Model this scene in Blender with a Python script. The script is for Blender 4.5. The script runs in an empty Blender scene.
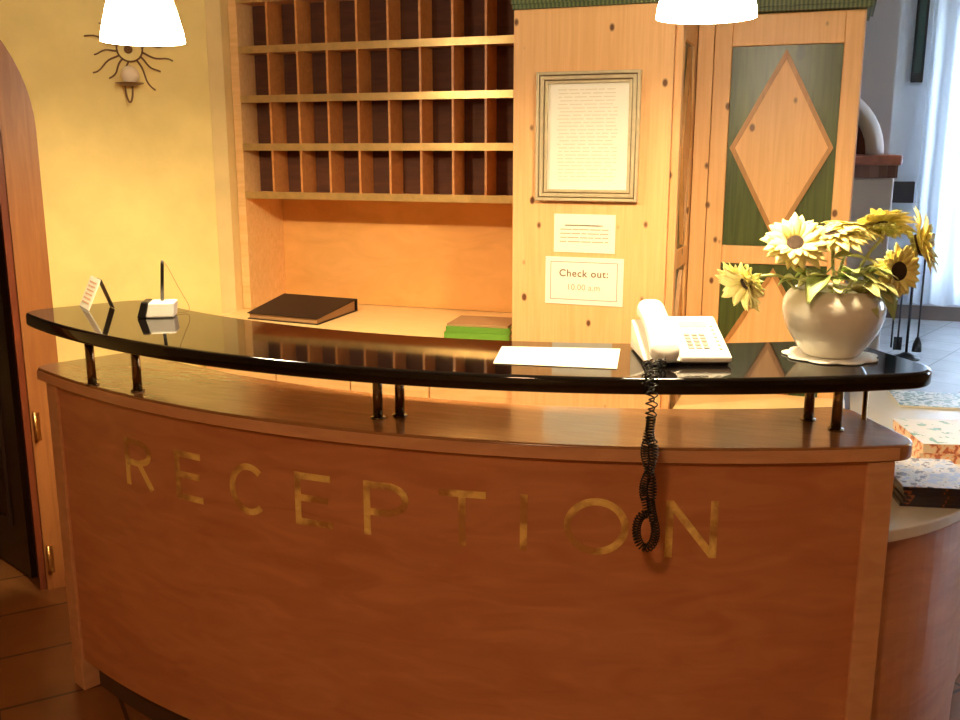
import bpy, bmesh, math, random
from mathutils import Vector, Matrix
random.seed(7)
S=bpy.context.scene
COL=S.collection
R=math.radians
# ------------------------------------------------------------------ materials
def new_mat(name):
    m=bpy.data.materials.new(name); m.use_nodes=True
    nt=m.node_tree; b=nt.nodes['Principled BSDF']
    return m,nt,b
def N(nt,t,**k):
    n=nt.nodes.new(t)
    for a,v in k.items(): setattr(n,a,v)
    return n
def plain(name,col,rough=.5,metal=0,spec=.5,emit=None,es=0,trans=0,coat=0,bump=0,bscale=60,var=0,vscale=8):
    m,nt,b=new_mat(name)
    b.inputs['Base Color'].default_value=(*col,1); b.inputs['Roughness'].default_value=rough
    b.inputs['Metallic'].default_value=metal; b.inputs['Specular IOR Level'].default_value=spec
    b.inputs['Coat Weight'].default_value=coat
    if trans: b.inputs['Transmission Weight'].default_value=trans
    if emit: b.inputs['Emission Color'].default_value=(*emit,1); b.inputs['Emission Strength'].default_value=es
    tc=N(nt,'ShaderNodeTexCoord')
    if var:
        no=N(nt,'ShaderNodeTexNoise'); no.inputs['Scale'].default_value=vscale; no.inputs['Detail'].default_value=4
        nt.links.new(tc.outputs['Object'],no.inputs['Vector'])
        mx=N(nt,'ShaderNodeMix',data_type='RGBA')
        mx.inputs[6].default_value=(*[max(0,c*(1-var)) for c in col],1); mx.inputs[7].default_value=(*[min(1,c*(1+var)) for c in col],1)
        cr=N(nt,'ShaderNodeMapRange'); cr.inputs[1].default_value=.3; cr.inputs[2].default_value=.7
        nt.links.new(no.outputs['Fac'],cr.inputs[0]); nt.links.new(cr.outputs[0],mx.inputs[0]); nt.links.new(mx.outputs[2],b.inputs['Base Color'])
    if bump:
        no=N(nt,'ShaderNodeTexNoise'); no.inputs['Scale'].default_value=bscale; no.inputs['Detail'].default_value=5
        bp=N(nt,'ShaderNodeBump'); bp.inputs['Strength'].default_value=bump; bp.inputs['Distance'].default_value=.01
        nt.links.new(tc.outputs['Object'],no.inputs['Vector']); nt.links.new(no.outputs['Fac'],bp.inputs['Height']); nt.links.new(bp.outputs[0],b.inputs['Normal'])
    return m
def wood(name,c1,c2,rough=.4,stretch=(14,14,1.0),knots=0,kcol=(.16,.06,.02),coat=0,coatr=.1,kscale=4.5,spec=.5,wav=3.0):
    m,nt,b=new_mat(name)
    b.inputs['Roughness'].default_value=rough; b.inputs['Coat Weight'].default_value=coat; b.inputs['Coat Roughness'].default_value=coatr
    b.inputs['Specular IOR Level'].default_value=spec
    tc=N(nt,'ShaderNodeTexCoord'); mp=N(nt,'ShaderNodeMapping'); mp.inputs['Scale'].default_value=stretch
    nt.links.new(tc.outputs['Object'],mp.inputs['Vector'])
    n1=N(nt,'ShaderNodeTexNoise'); n1.inputs['Scale'].default_value=wav; n1.inputs['Detail'].default_value=6; n1.inputs['Distortion'].default_value=1.2
    nt.links.new(mp.outputs[0],n1.inputs['Vector'])
    cr=N(nt,'ShaderNodeMapRange'); cr.inputs[1].default_value=.32; cr.inputs[2].default_value=.68
    nt.links.new(n1.outputs['Fac'],cr.inputs[0])
    mx=N(nt,'ShaderNodeMix',data_type='RGBA'); mx.inputs[6].default_value=(*c1,1); mx.inputs[7].default_value=(*c2,1)
    nt.links.new(cr.outputs[0],mx.inputs[0]); out=mx.outputs[2]
    if knots:
        v=N(nt,'ShaderNodeTexVoronoi'); v.inputs['Scale'].default_value=kscale; v.inputs['Randomness'].default_value=1
        mp2=N(nt,'ShaderNodeMapping'); mp2.inputs['Scale'].default_value=(1.5,1.5,1.0); mp2.inputs['Location'].default_value=(3.1,1.7,.4)
        nt.links.new(tc.outputs['Object'],mp2.inputs['Vector']); nt.links.new(mp2.outputs[0],v.inputs['Vector'])
        k=N(nt,'ShaderNodeMapRange'); k.inputs[1].default_value=.075*knots; k.inputs[2].default_value=.13*knots; k.inputs[3].default_value=1; k.inputs[4].default_value=0
        nt.links.new(v.outputs['Distance'],k.inputs[0])
        mk=N(nt,'ShaderNodeMix',data_type='RGBA'); mk.inputs[7].default_value=(*kcol,1)
        nt.links.new(k.outputs[0],mk.inputs[0]); nt.links.new(out,mk.inputs[6]); out=mk.outputs[2]
    nt.links.new(out,b.inputs['Base Color'])
    return m
M={}
M['wall']=plain('yellow_plaster',(.90,.71,.29),.85,spec=.2,var=.08,vscale=5,bump=.15,bscale=30)
M['wallplain']=plain('lobby_plaster',(.55,.36,.17),.9,spec=.2)
M['grey']=plain('grey_plaster',(.66,.67,.70),.9,spec=.2,bump=.05)
M['ceil']=plain('ceiling_paint',(.6,.5,.36),.95,spec=.1)
M['pine']=wood('knotty_pine',(.82,.455,.185),(.91,.54,.24),.42,(26,26,1.0),knots=1,kscale=9)
M['pinelow']=wood('pine_plain',(.80,.47,.18),(.92,.58,.26),.42,(1.2,30,14))
M['pinedark']=wood('pine_moulding',(.42,.2,.06),(.55,.27,.09),.4,(20,20,1.5))
M['cubby']=wood('cubby_wood',(.56,.22,.06),(.68,.29,.085),.42,(1.5,12,12))
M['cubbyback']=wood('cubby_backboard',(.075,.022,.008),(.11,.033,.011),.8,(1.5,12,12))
M['birch']=wood('ochre_veneer',(.70,.36,.10),(.82,.44,.14),.5,(2.5,2.5,6),wav=2)
M['strip']=plain('brass_strip',(.66,.42,.15),.31,metal=.55,var=.12,vscale=30)
M['work']=wood('pale_worktop',(.86,.62,.28),(.92,.68,.33),.35,(1.5,14,14))
M['green']=wood('green_stain',(.045,.065,.018),(.085,.115,.03),.32,(20,20,1.0),knots=1,kcol=(.015,.03,.01),kscale=5)
M['desk']=wood('cherry_veneer',(.47,.17,.065),(.60,.25,.10),.36,(2.2,2.2,9),wav=2.2,coat=.15,coatr=.3)
M['desktop']=wood('cherry_top',(.36,.15,.05),(.46,.2,.07),.22,(2.0,16,16),coat=.5,coatr=.12)
M['deskedge']=wood('cherry_edge',(.60,.30,.14),(.70,.37,.18),.3,(2.2,2.2,9))
M['kick']=plain('brown_kick',(.10,.05,.02),.5)
M['black']=plain('black_granite',(.003,.002,.002),.05,spec=.65)
M['chrome']=plain('bronze_metal',(.32,.24,.14),.2,metal=1)
M['brass']=plain('brass_hinge',(.85,.6,.25),.25,metal=1)
M['frame']=wood('arch_wood',(.32,.12,.032),(.41,.165,.048),.4,(14,14,1.2))
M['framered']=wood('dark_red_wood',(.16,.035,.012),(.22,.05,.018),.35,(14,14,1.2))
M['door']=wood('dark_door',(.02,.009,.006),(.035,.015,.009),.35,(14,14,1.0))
M['white']=plain('white_plastic',(.86,.83,.77),.3)
M['offwhite']=plain('grey_plastic',(.35,.33,.3),.4)
M['paper']=plain('paper',(.92,.88,.76),.7)
M['print']=plain('print_grey',(.76,.69,.53),.8)
M['printpink']=plain('print_pink',(.72,.45,.28),.8)
M['ink']=plain('ink',(.20,.13,.07),.8)
M['inkf']=plain('ink_faint',(.50,.40,.25),.8)
M['blackp']=plain('black_plastic',(.008,.006,.005),.35)
M['binder']=plain('black_binder',(.016,.008,.006),.6,spec=.3)
M['silverframe']=plain('silver_gilt',(.62,.52,.33),.4,metal=.25,var=.1,vscale=40)
M['frameline']=plain('gilt_dark',(.25,.17,.08),.5,metal=.4)
M['gl']=plain('green_cloth',(.11,.27,.025),.5)
M['brown']=plain('brown_cover',(.36,.2,.09),.5)
M['ceramic']=plain('cream_ceramic',(.90,.87,.76),.16,coat=.5)
M['doily']=plain('white_lace',(.85,.82,.74),.6)
M['petal']=plain('petal_yellow',(.97,.82,.28),.55,var=.12,vscale=30)
M['petalw']=plain('petal_pale',(.96,.84,.34),.55,var=.1,vscale=30)
M['disc']=plain('seed_disc',(.035,.014,.006),.8,bump=.8,bscale=400)
M['leaf']=plain('leaf_green',(.33,.43,.12),.5,var=.3,vscale=14)
M['leafp']=plain('leaf_pale',(.60,.62,.25),.5,var=.2,vscale=14)
M['stem']=plain('stem_green',(.48,.52,.2),.5)
M['iron']=plain('wrought_iron',(.20,.10,.04),.5,metal=.3)
M['blackiron']=plain('black_iron',(.008,.008,.01),.5)
M['tcap']=plain('terracotta',(.50,.20,.15),.4,var=.2,vscale=20)
M['stovew']=plain('stove_tile',(.82,.82,.82),.45)
M['curt']=None
def brassletter():
    m,nt,b=new_mat('letter_brass')
    b.inputs['Metallic'].default_value=.25; b.inputs['Roughness'].default_value=.4
    tc=N(nt,'ShaderNodeTexCoord'); no=N(nt,'ShaderNodeTexNoise'); no.inputs['Scale'].default_value=13; no.inputs['Detail'].default_value=4
    nt.links.new(tc.outputs['Object'],no.inputs['Vector'])
    cr=N(nt,'ShaderNodeMapRange'); cr.inputs[1].default_value=.42; cr.inputs[2].default_value=.56; nt.links.new(no.outputs['Fac'],cr.inputs[0])
    mx=N(nt,'ShaderNodeMix',data_type='RGBA'); mx.inputs[6].default_value=(.50,.25,.07,1); mx.inputs[7].default_value=(.98,.72,.22,1)  # dark and gold reflections on the brass, painted into the colour by noise
    nt.links.new(cr.outputs[0],mx.inputs[0]); nt.links.new(mx.outputs[2],b.inputs['Base Color'])
    n2=N(nt,'ShaderNodeTexNoise'); n2.inputs['Scale'].default_value=38; nt.links.new(tc.outputs['Object'],n2.inputs['Vector'])
    bp=N(nt,'ShaderNodeBump'); bp.inputs['Strength'].default_value=.8; bp.inputs['Distance'].default_value=.012
    nt.links.new(n2.outputs['Fac'],bp.inputs['Height']); nt.links.new(bp.outputs[0],b.inputs['Normal'])
    return m
M['letter']=brassletter()
def tile(name,c1,c2,mort,scale,rot,rough=.4):
    m,nt,b=new_mat(name); b.inputs['Roughness'].default_value=rough
    tc=N(nt,'ShaderNodeTexCoord'); mp=N(nt,'ShaderNodeMapping'); mp.inputs['Rotation'].default_value=(0,0,rot)
    nt.links.new(tc.outputs['Object'],mp.inputs['Vector'])
    br=N(nt,'ShaderNodeTexBrick'); br.offset=0; br.inputs['Scale'].default_value=scale; br.inputs['Brick Width'].default_value=1; br.inputs['Row Height'].default_value=1
    br.inputs['Mortar Size'].default_value=.018; br.inputs['Color1'].default_value=(*c1,1); br.inputs['Color2'].default_value=(*c2,1); br.inputs['Mortar'].default_value=(*mort,1)
    nt.links.new(mp.outputs[0],br.inputs['Vector'])
    no=N(nt,'ShaderNodeTexNoise'); no.inputs['Scale'].default_value=6; no.inputs['Detail'].default_value=5; nt.links.new(tc.outputs['Object'],no.inputs['Vector'])
    mx=N(nt,'ShaderNodeMix',data_type='RGBA',blend_type='MULTIPLY'); mx.inputs[0].default_value=.6
    nt.links.new(br.outputs['Color'],mx.inputs[6]); nt.links.new(no.outputs['Color'],mx.inputs[7])
    hs=N(nt,'ShaderNodeRGBToBW'); nt.links.new(no.outputs['Color'],hs.inputs[0]); nt.links.new(hs.outputs[0],mx.inputs[7])
    nt.links.new(mx.outputs[2],b.inputs['Base Color'])
    return m
M['floor']=tile('terracotta_floor',(.36,.14,.04),(.30,.11,.032),(.10,.04,.015),3.2,R(-49),.35)
M['stone']=tile('grey_stone_floor',(.50,.52,.56),(.44,.46,.50),(.25,.26,.28),2.6,R(20),.4)
M['mosaic']=tile('mosaic_band',(.55,.35,.32),(.18,.07,.06),(.5,.45,.42),22,0,.4)
def stripes(name,c1,c2,scale,axis='X',rough=.5):
    m,nt,b=new_mat(name); b.inputs['Roughness'].default_value=rough
    tc=N(nt,'ShaderNodeTexCoord'); w=N(nt,'ShaderNodeTexWave',bands_direction=axis); w.inputs['Scale'].default_value=scale
    nt.links.new(tc.outputs['Object'],w.inputs['Vector'])
    mx=N(nt,'ShaderNodeMix',data_type='RGBA'); mx.inputs[6].default_value=(*c1,1); mx.inputs[7].default_value=(*c2,1)
    nt.links.new(w.outputs['Fac'],mx.inputs[0]); nt.links.new(mx.outputs[2],b.inputs['Base Color']); return m
M['fluted']=stripes('fluted_green',(.03,.06,.02),(.16,.20,.07),26)
M['pages']=stripes('page_edges',(.35,.22,.12),(.85,.7,.45),60,'Z')
def cover(name,base,spots,scale,thr=.5):
    m,nt,b=new_mat(name); b.inputs['Roughness'].default_value=.3
    tc=N(nt,'ShaderNodeTexCoord'); no=N(nt,'ShaderNodeTexNoise'); no.inputs['Scale'].default_value=scale; no.inputs['Detail'].default_value=2
    nt.links.new(tc.outputs['Object'],no.inputs['Vector'])
    cr=N(nt,'ShaderNodeValToRGB'); e=cr.color_ramp; e.interpolation='CONSTANT'
    e.elements[0].position=0; e.elements[0].color=(*spots[0],1); e.elements[1].position=thr; e.elements[1].color=(*base,1)
    for i,c in enumerate(spots[1:]):
        el=e.elements.new(thr+.08+.07*i); el.color=(*c,1)
    nt.links.new(no.outputs['Fac'],cr.inputs[0]); nt.links.new(cr.outputs[0],b.inputs['Base Color']); return m
M['magblue']=cover('cover_blue',(.62,.70,.76),[(.12,.25,.3),(.78,.80,.82),(.2,.35,.38)],34,.42)
M['magorange']=cover('cover_orange',(.80,.38,.20),[(.45,.12,.06),(.82,.62,.45)],60,.42)
M['magdark']=cover('cover_dark',(.04,.03,.03),[(.35,.12,.06),(.03,.03,.05)],40,.4)
M['maggreen']=cover('cover_green',(.82,.78,.66),[(.2,.4,.25),(.85,.8,.7)],30,.40)
M['magtext']=cover('cover_text',(.72,.66,.58),[(.12,.09,.08),(.75,.68,.6),(.45,.5,.6)],50,.42)
def curtain():
    m,nt,b=new_mat('sheer_curtain')
    out=nt.nodes['Material Output']; nt.nodes.remove(b)
    d=N(nt,'ShaderNodeBsdfDiffuse'); d.inputs[0].default_value=(.75,.80,.86,1)
    t=N(nt,'ShaderNodeBsdfTranslucent'); t.inputs[0].default_value=(.78,.84,.92,1)
    mx=N(nt,'ShaderNodeMixShader'); mx.inputs[0].default_value=.6
    nt.links.new(d.outputs[0],mx.inputs[1]); nt.links.new(t.outputs[0],mx.inputs[2]); nt.links.new(mx.outputs[0],out.inputs[0]); return m
M['curt']=curtain()
def glassmat():
    m,nt,b=new_mat('clear_glass'); out=nt.nodes['Material Output']
    b.inputs['Base Color'].default_value=(1,1,1,1); b.inputs['Roughness'].default_value=.02; b.inputs['Transmission Weight'].default_value=1; b.inputs['IOR'].default_value=1.1
    return m
M['glass']=glassmat()
M['shade']=plain('opal_glass',(.95,.9,.8),.4,emit=(1,.86,.62),es=38.0)
M['bulb']=plain('bulb',(1,.9,.7),.4,emit=(1,.80,.5),es=12)
M['globe']=plain('frosted_globe',(.95,.78,.55),.35)

# ------------------------------------------------------------------ mesh helpers
class MB:
    def __init__(s): s.v=[]; s.f=[]; s.sm=[]
    def add(s,vs,fs,smooth=False):
        o=len(s.v); s.v+= [tuple(v) for v in vs]; s.f+=[tuple(i+o for i in f) for f in fs]; s.sm+=[smooth]*len(fs); return s
    def box(s,a,b,mat=None):
        x0,y0,z0=a; x1,y1,z1=b
        vs=[(x0,y0,z0),(x1,y0,z0),(x1,y1,z0),(x0,y1,z0),(x0,y0,z1),(x1,y0,z1),(x1,y1,z1),(x0,y1,z1)]
        if mat is not None: vs=[mat@Vector(v) for v in vs]
        return s.add(vs,[(0,3,2,1),(4,5,6,7),(0,1,5,4),(1,2,6,5),(2,3,7,6),(3,0,4,7)])
    def prism(s,poly,z0,z1,mat=None,axis='z'):
        n=len(poly)
        if axis=='z': vs=[(x,y,z0) for x,y in poly]+[(x,y,z1) for x,y in poly]
        elif axis=='y': vs=[(x,z0,y) for x,y in poly]+[(x,z1,y) for x,y in poly]
        else: vs=[(z0,x,y) for x,y in poly]+[(z1,x,y) for x,y in poly]
        if mat is not None: vs=[mat@Vector(v) for v in vs]
        fs=[tuple(range(n))[::-1],tuple(range(n,2*n))]+[(i,(i+1)%n,n+(i+1)%n,n+i) for i in range(n)]
        return s.add(vs,fs)
    def lathe(s,prof,c=(0,0,0),seg=40,caps=True,scal=None,mat=None):
        vs=[];n=len(prof)
        for i in range(seg):
            a=2*math.pi*i/seg; k=1 if scal is None else scal
            for r,z in prof:
                rr=r if scal is None else r*scal(a,z)
                p=Vector((rr*math.cos(a),rr*math.sin(a),z))
                if mat is not None: p=mat@p
                vs.append(p+Vector(c))
        fs=[]
        for i in range(seg):
            j=(i+1)%seg
            for k in range(n-1): fs.append((i*n+k,j*n+k,j*n+k+1,i*n+k+1))
        if caps: 
            fs.append(tuple(i*n for i in range(seg))[::-1]); fs.append(tuple(i*n+n-1 for i in range(seg)))
        return s.add(vs,fs,True)
    def tube(s,pts,r,seg=8,closed=False):
        pts=[Vector(p) for p in pts]; n=len(pts); rings=[]
        rr=r if callable(r) else (lambda t:r)
        t0=(pts[1]-pts[0]).normalized(); up=Vector((0,0,1)) if abs(t0.z)<.9 else Vector((1,0,0))
        nrm=t0.cross(up).normalized()
        vs=[]
        for i,p in enumerate(pts):
            t=(pts[min(i+1,n-1)]-pts[max(i-1,0)]).normalized()
            nrm=(nrm-t*nrm.dot(t)).normalized(); bi=t.cross(nrm); q=rr(i/(n-1))
            for k in range(seg):
                a=2*math.pi*k/seg; vs.append(p+nrm*math.cos(a)*q+bi*math.sin(a)*q)
        fs=[(i*seg+k,i*seg+(k+1)%seg,(i+1)*seg+(k+1)%seg,(i+1)*seg+k) for i in range(n-1) for k in range(seg)]
        fs+= [tuple(range(seg))[::-1],tuple(range((n-1)*seg,n*seg))]
        return s.add(vs,fs,True)
    def cyl(s,c,r,h,seg=24): return s.lathe([(r,0),(r,h)],c,seg)
    def sphere(s,c,r,sx=1,sy=1,sz=1,seg=24,rings=14,mat=None):
        prof=[(max(1e-5,math.sin(math.pi*i/rings))*r,-math.cos(math.pi*i/rings)*r) for i in range(rings+1)]
        m=(mat or Matrix())@Matrix.Diagonal((sx,sy,sz,1))
        return s.lathe(prof,c,seg,True,None,m)
    def build(s,name,mat,parent=None,bevel=0,kind=None,fixn=True,seg=2):
        me=bpy.data.meshes.new(name); me.from_pydata(s.v,[],s.f)
        for p,q in zip(me.polygons,s.sm): p.use_smooth=q
        me.materials.append(mat)
        bm=bmesh.new(); bm.from_mesh(me)
        if fixn: bmesh.ops.recalc_face_normals(bm,faces=bm.faces[:])
        bm.to_mesh(me); bm.free()
        o=bpy.data.objects.new(name,me); COL.objects.link(o)
        if parent is not None:
            o.parent=parent
            w=Matrix.Translation(parent['_w']) if '_w' in parent.keys() else Matrix()
            me.transform(Matrix.Translation(-Vector(parent['_o']))) 
            o['_o']=list(parent['_o'])
        else: o['_o']=(0.,0.,0.)
        if bevel:
            b=o.modifiers.new('bevel','BEVEL'); b.width=bevel; b.segments=seg; b.limit_method='ANGLE'; b.angle_limit=R(40)
        if kind: o['kind']=kind
        return o
def thing(name,loc,label,cat,group=None):
    o=bpy.data.objects.new(name,None); COL.objects.link(o); o.location=loc; o.empty_display_size=.05
    o['_o']=list(loc); o['label']=label; o['category']=cat
    if group: o['group']=group
    return o
def single(o,label,cat,group=None):
    # a thing that is a single mesh: put its origin at its own base
    me=o.data; xs=[v.co for v in me.vertices]
    c=Vector((sum(v.x for v in xs)/len(xs),sum(v.y for v in xs)/len(xs),min(v.z for v in xs)))
    me.transform(Matrix.Translation(-c)); o.location=c; o['_o']=list(c)
    o['label']=label; o['category']=cat
    if group: o['group']=group
    return o
def struct(o): o['kind']='structure'; return o
def frame_mat(origin,xdir,zdir=(0,0,1)):
    x=Vector(xdir).normalized(); z=Vector(zdir).normalized(); y=z.cross(x).normalized(); z=x.cross(y)
    m=Matrix((x,y,z)).transposed().to_4x4(); m.translation=Vector(origin); return m
def text_mb(body,size,mat,bold=0,space=1,align='CENTER'):
    cu=bpy.data.curves.new('t','FONT'); cu.body=body; cu.size=size; cu.align_x=align; cu.offset=bold; cu.space_character=space; cu.extrude=.0003
    o=bpy.data.objects.new('t',cu); COL.objects.link(o); bpy.context.view_layer.update()
    dg=bpy.context.evaluated_depsgraph_get(); me=bpy.data.meshes.new_from_object(o.evaluated_get(dg))
    mb=MB(); mb.add([mat@v.co for v in me.vertices],[tuple(p.vertices) for p in me.polygons])
    bpy.data.objects.remove(o); bpy.data.curves.remove(cu); bpy.data.meshes.remove(me); return mb

# ------------------------------------------------------------------ camera
cam=bpy.data.cameras.new('camera'); co=bpy.data.objects.new('camera',cam); COL.objects.link(co)
cam.sensor_width=36; cam.lens=36*966/960; cam.clip_start=.05; cam.clip_end=100
co.location=(0,0,1.55); co.rotation_euler=(R(90-12.27),0,R(20)); S.camera=co

# ------------------------------------------------------------------ setting
CH=3.0
struct(MB().box((-5.1,-3.1,-.1),(4.6,3.5,0)).build('floor',M['floor']))
struct(MB().box((-5.1,3.5,-.1),(4.6,10,0)).build('floor.001',M['stone']))
struct(MB().box((-5.1,-3.1,CH),(4.6,10,CH+.1)).build('ceiling',M['ceil']))
struct(MB().box((-5.1,-3.1,0),(-5,10,CH)).build('wall_left',M['wallplain']))
w=MB(); w.box((4.5,-3.1,0),(4.6,4.6,CH)); w.box((4.5,7.8,0),(4.6,10,CH)); w.box((4.5,4.6,0),(4.6,7.8,.8)); w.box((4.5,4.6,2.6),(4.6,7.8,CH))  # opening made for the added side window
struct(w.build('wall_right',M['wallplain']))
w=MB(); w.box((4.53,4.6,.8),(4.58,4.68,2.6)); w.box((4.53,7.72,.8),(4.58,7.8,2.6)); w.box((4.53,6.16,.8),(4.58,6.24,2.6)); w.box((4.53,4.68,.8),(4.58,7.72,.88)); w.box((4.53,4.68,2.52),(4.58,7.72,2.6))
wt=struct(w.build('added_window',plain('added_window_paint',(.7,.7,.7),.5))); MB().box((4.55,4.68,.88),(4.556,7.72,2.52)).build('pane',M['glass'],wt)  # unseen window, added to let light onto the grey far walls
struct(MB().box((-5,-3.1,0),(4.5,-3,CH)).build('wall_front',M['wallplain']))
struct(MB().box((-5,3.42,0),(.03,3.54,CH)).build('wall_back',M['wallplain']))
# far room wall with window opening
w=MB(); w.box((-5,9.8,0),(1.0,9.95,CH)); w.box((3.6,9.8,0),(4.5,9.95,CH)); w.box((1.0,9.8,0),(3.6,9.95,.35)); w.box((1.0,9.8,2.75),(3.6,9.95,CH))
struct(w.build('wall_far',M['grey']))
struct(MB().box((-5,9.775,0),(4.5,9.8,.13)).build('baseboard_far',plain('dark_base',(.16,.12,.1),.5)))
struct(MB().box((-1.3,6.62,0),(.285,7.3,CH)).build('wall_chimney',M['grey']))
wf=MB()
for a,b in (((1.0,9.84,.35),(1.06,9.9,2.75)),((3.54,9.84,.35),(3.6,9.9,2.75)),((2.27,9.84,.35),(2.33,9.9,2.75)),((1.0,9.84,.35),(3.6,9.9,.41)),((1.0,9.84,2.69),(3.6,9.9,2.75))): wf.box(a,b)
wo=struct(wf.build('window_1',plain('window_paint',(.7,.7,.7),.5)))
MB().box((1.06,9.865,.41),(3.54,9.872,2.69)).build('pane',M['glass'],wo)
# diagonal wall with the arched doorway : local frame s along wall, n into the passage
P0=Vector((-2.685,2.397,0)); U=Vector((.6556,.7551,0)).normalized(); NN=Vector((-U.y,U.x,0))
DW=Matrix(((U.x,NN.x,0,P0.x),(U.y,NN.y,0,P0.y),(0,0,1,0),(0,0,0,1)))
sc=-.29; zr=1.61; Rin=.45; Rout=.55
w=MB(); w.box((-3.6,0,0),(sc-Rin,.16,CH),DW); w.box((sc+Rin,0,0),(.842,.16,CH),DW)
arc=[(sc+Rin*math.cos(R(a)),zr+Rin*math.sin(R(a))) for a in range(0,181,6)]
for i in range(len(arc)-1):
    (xa,za),(xb,zb)=arc[i],arc[i+1]
    w.prism([(xa,za),(xa,CH),(xb,CH),(xb,zb)],0,.16,DW,'y')
w.box((sc+Rin,.0,zr),(sc+Rin+.001,.16,zr+.001),DW)
struct(w.build('wall_diagonal',M['wall']))
struct(MB().prism([(-2.133,3.034),(-2.088,3.06),(-2.088,3.42),(-2.26,3.42),(-2.26,3.13)],0,CH).build('wall_return',plain('ochre_plaster',(.80,.60,.28),.85,spec=.2,var=.06)))
# arched wooden door frame
def archband(mb,r0,r1,y0,y1):
    pts=[(sc+0,0)]
    out=[(r1,0.0)]+[(None,a) for a in range(0,181,5)]+[(-r1,0.0)]
    outer=[(sc+r1,0)]+[(sc+r1*math.cos(R(a)),zr+r1*math.sin(R(a))) for a in range(0,181,5)]+[(sc-r1,0)]
    inner=[(sc+r0,0)]+[(sc+r0*math.cos(R(a)),zr+r0*math.sin(R(a))) for a in range(0,181,5)]+[(sc-r0,0)]
    n=len(outer); vs=[]
    for p in outer: vs+=[(p[0],y0,p[1]),(p[0],y1,p[1])]
    for p in inner: vs+=[(p[0],y0,p[1]),(p[0],y1,p[1])]
    o=2*n; fs=[]
    for i in range(n-1):
        a,b=2*i,2*i+2
        fs+=[(a,b,b+1,a+1),(o+a,o+a+1,o+b+1,o+b),(a,o+a,o+b,b),(a+1,b+1,o+b+1,o+a+1)]
    fs+=[(0,1,o+1,o),(2*n-2,o+2*n-2,o+2*n-1,2*n-1)]
    mb.add([DW@Vector(v) for v in vs],fs)
mb=MB(); archband(mb,Rin-.005,Rout,-.022,-.001)
dr=struct(mb.build('door_1',M['frame']))
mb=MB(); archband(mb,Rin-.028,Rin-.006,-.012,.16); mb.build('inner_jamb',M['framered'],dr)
hx=sc+Rin-.03
leafdir=Vector((-.923,.385,0)); hinge=DW@Vector((hx,.10,0))
LM=frame_mat(hinge,leafdir)
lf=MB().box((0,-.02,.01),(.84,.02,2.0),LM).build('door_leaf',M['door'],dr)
mb=MB()
for z0,z1 in ((.18,.85),(1.0,1.8)):
    for a,b in (((.12,.0),(.14,.0)),): pass
    mb.box((.12,.02,z0),(.15,.032,z1),LM); mb.box((.69,.02,z0),(.72,.032,z1),LM); mb.box((.15,.02,z0),(.69,.032,z0+.03),LM); mb.box((.15,.02,z1-.03),(.69,.032,z1),LM)
mb.build('panel_moulding',M['door'],lf)
for zz in (.115,.61):
    MB().box((Rin+sc+.008,-.026,zz-.05),(Rin+sc+.024,-.0225,zz+.05),DW).cyl(DW@Vector((Rin+sc+.008,-.030,zz-.055)),.006,.11,10).build('hinge',M['brass'],dr)

# ------------------------------------------------------------------ reception desk
CS=(-.965,3.863)      # bar top arc centre
CC=(-.989,4.277)      # counter arc centre
def sector(cx,cy,r0,r1,a0,a1,cr,prof,smooth=True,n=90):
    """rounded annular sector; prof = [(inset,z)...]"""
    mb=MB(); rm=(r0+r1)/2; L=R(a1-a0)*rm; loops=[]
    for ins,z in prof:
        pts=[]; c=max(cr-ins,.0005); x0,x1,y0,y1=ins,L-ins,r0+ins,r1-ins
        for k in range(9): a=math.pi+ k*math.pi/16; pts.append((x0+c+c*math.cos(a),y0+c+c*math.sin(a)))
        for k in range(1,n): pts.append((x0+c+(x1-x0-2*c)*k/n,y0))
        for k in range(9): a=1.5*math.pi+k*math.pi/16; pts.append((x1-c+c*math.cos(a),y0+c+c*math.sin(a)))
        for k in range(9): a=k*math.pi/16; pts.append((x1-c+c*math.cos(a),y1-c+c*math.sin(a)))
        for k in range(1,n): pts.append((x1-c-(x1-x0-2*c)*k/n,y1))
        for k in range(9): a=.5*math.pi+k*math.pi/16; pts.append((x0+c+c*math.cos(a),y1-c+c*math.sin(a)))
        lp=[]
        for sx,rr in pts:
            th=R(a0)+sx/rm; lp.append((cx+rr*math.sin(th),cy-rr*math.cos(th),z))
        loops.append(lp)
    m=len(loops[0]); vs=[p for l in loops for p in l]
    fs=[(i*m+k,i*m+(k+1)%m,(i+1)*m+(k+1)%m,(i+1)*m+k) for i in range(len(loops)-1) for k in range(m)]
    mb.add(vs,fs,smooth)
    # caps as strips between inner and outer edges for clean shading
    for base,fl in ((0,True),((len(loops)-1)*m,False)):
        l=loops[0] if base==0 else loops[-1]
        # pair vertex i (inner run) with mirrored vertex
        order=list(range(m)); h=9+n-1+9
        cap=[]
        for k in range(h-1):
            a,b=k,k+1; c,d=m-1-k-1,m-1-k
            cap.append((a,b,c,d))
        mb.add(l,cap,False)
    return mb
def edgeprof(z0,z1,b,k=4):
    pr=[]
    for i in range(k+1):
        a=i/k*math.pi/2; pr.append((b-b*math.sin(a),z0+b-b*math.cos(a)))
    for i in range(k+1):
        a=i/k*math.pi/2; pr.append((b-b*math.cos(a),z1-b+b*math.sin(a)))
    return pr
desk=thing('reception_desk',(-.96,2.0,0),'long curved reddish wooden reception desk with raised black bar top and inlaid letters','desk')
sector(*CS,1.800,2.152,-31.2,33.9,.07,edgeprof(1.086,1.12,.008)).build('bar_top',M['black'],desk)
sector(*CC,2.16,2.473,-26.6,28.9,.05,edgeprof(.920,.955,.005)).build('countertop',M['desktop'],desk)
sector(*CC,2.475,2.4765,-25.6,27.7,.0004,[(0,.9245),(0,.9505)]).build('edge_band',M['deskedge'],desk)
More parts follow.
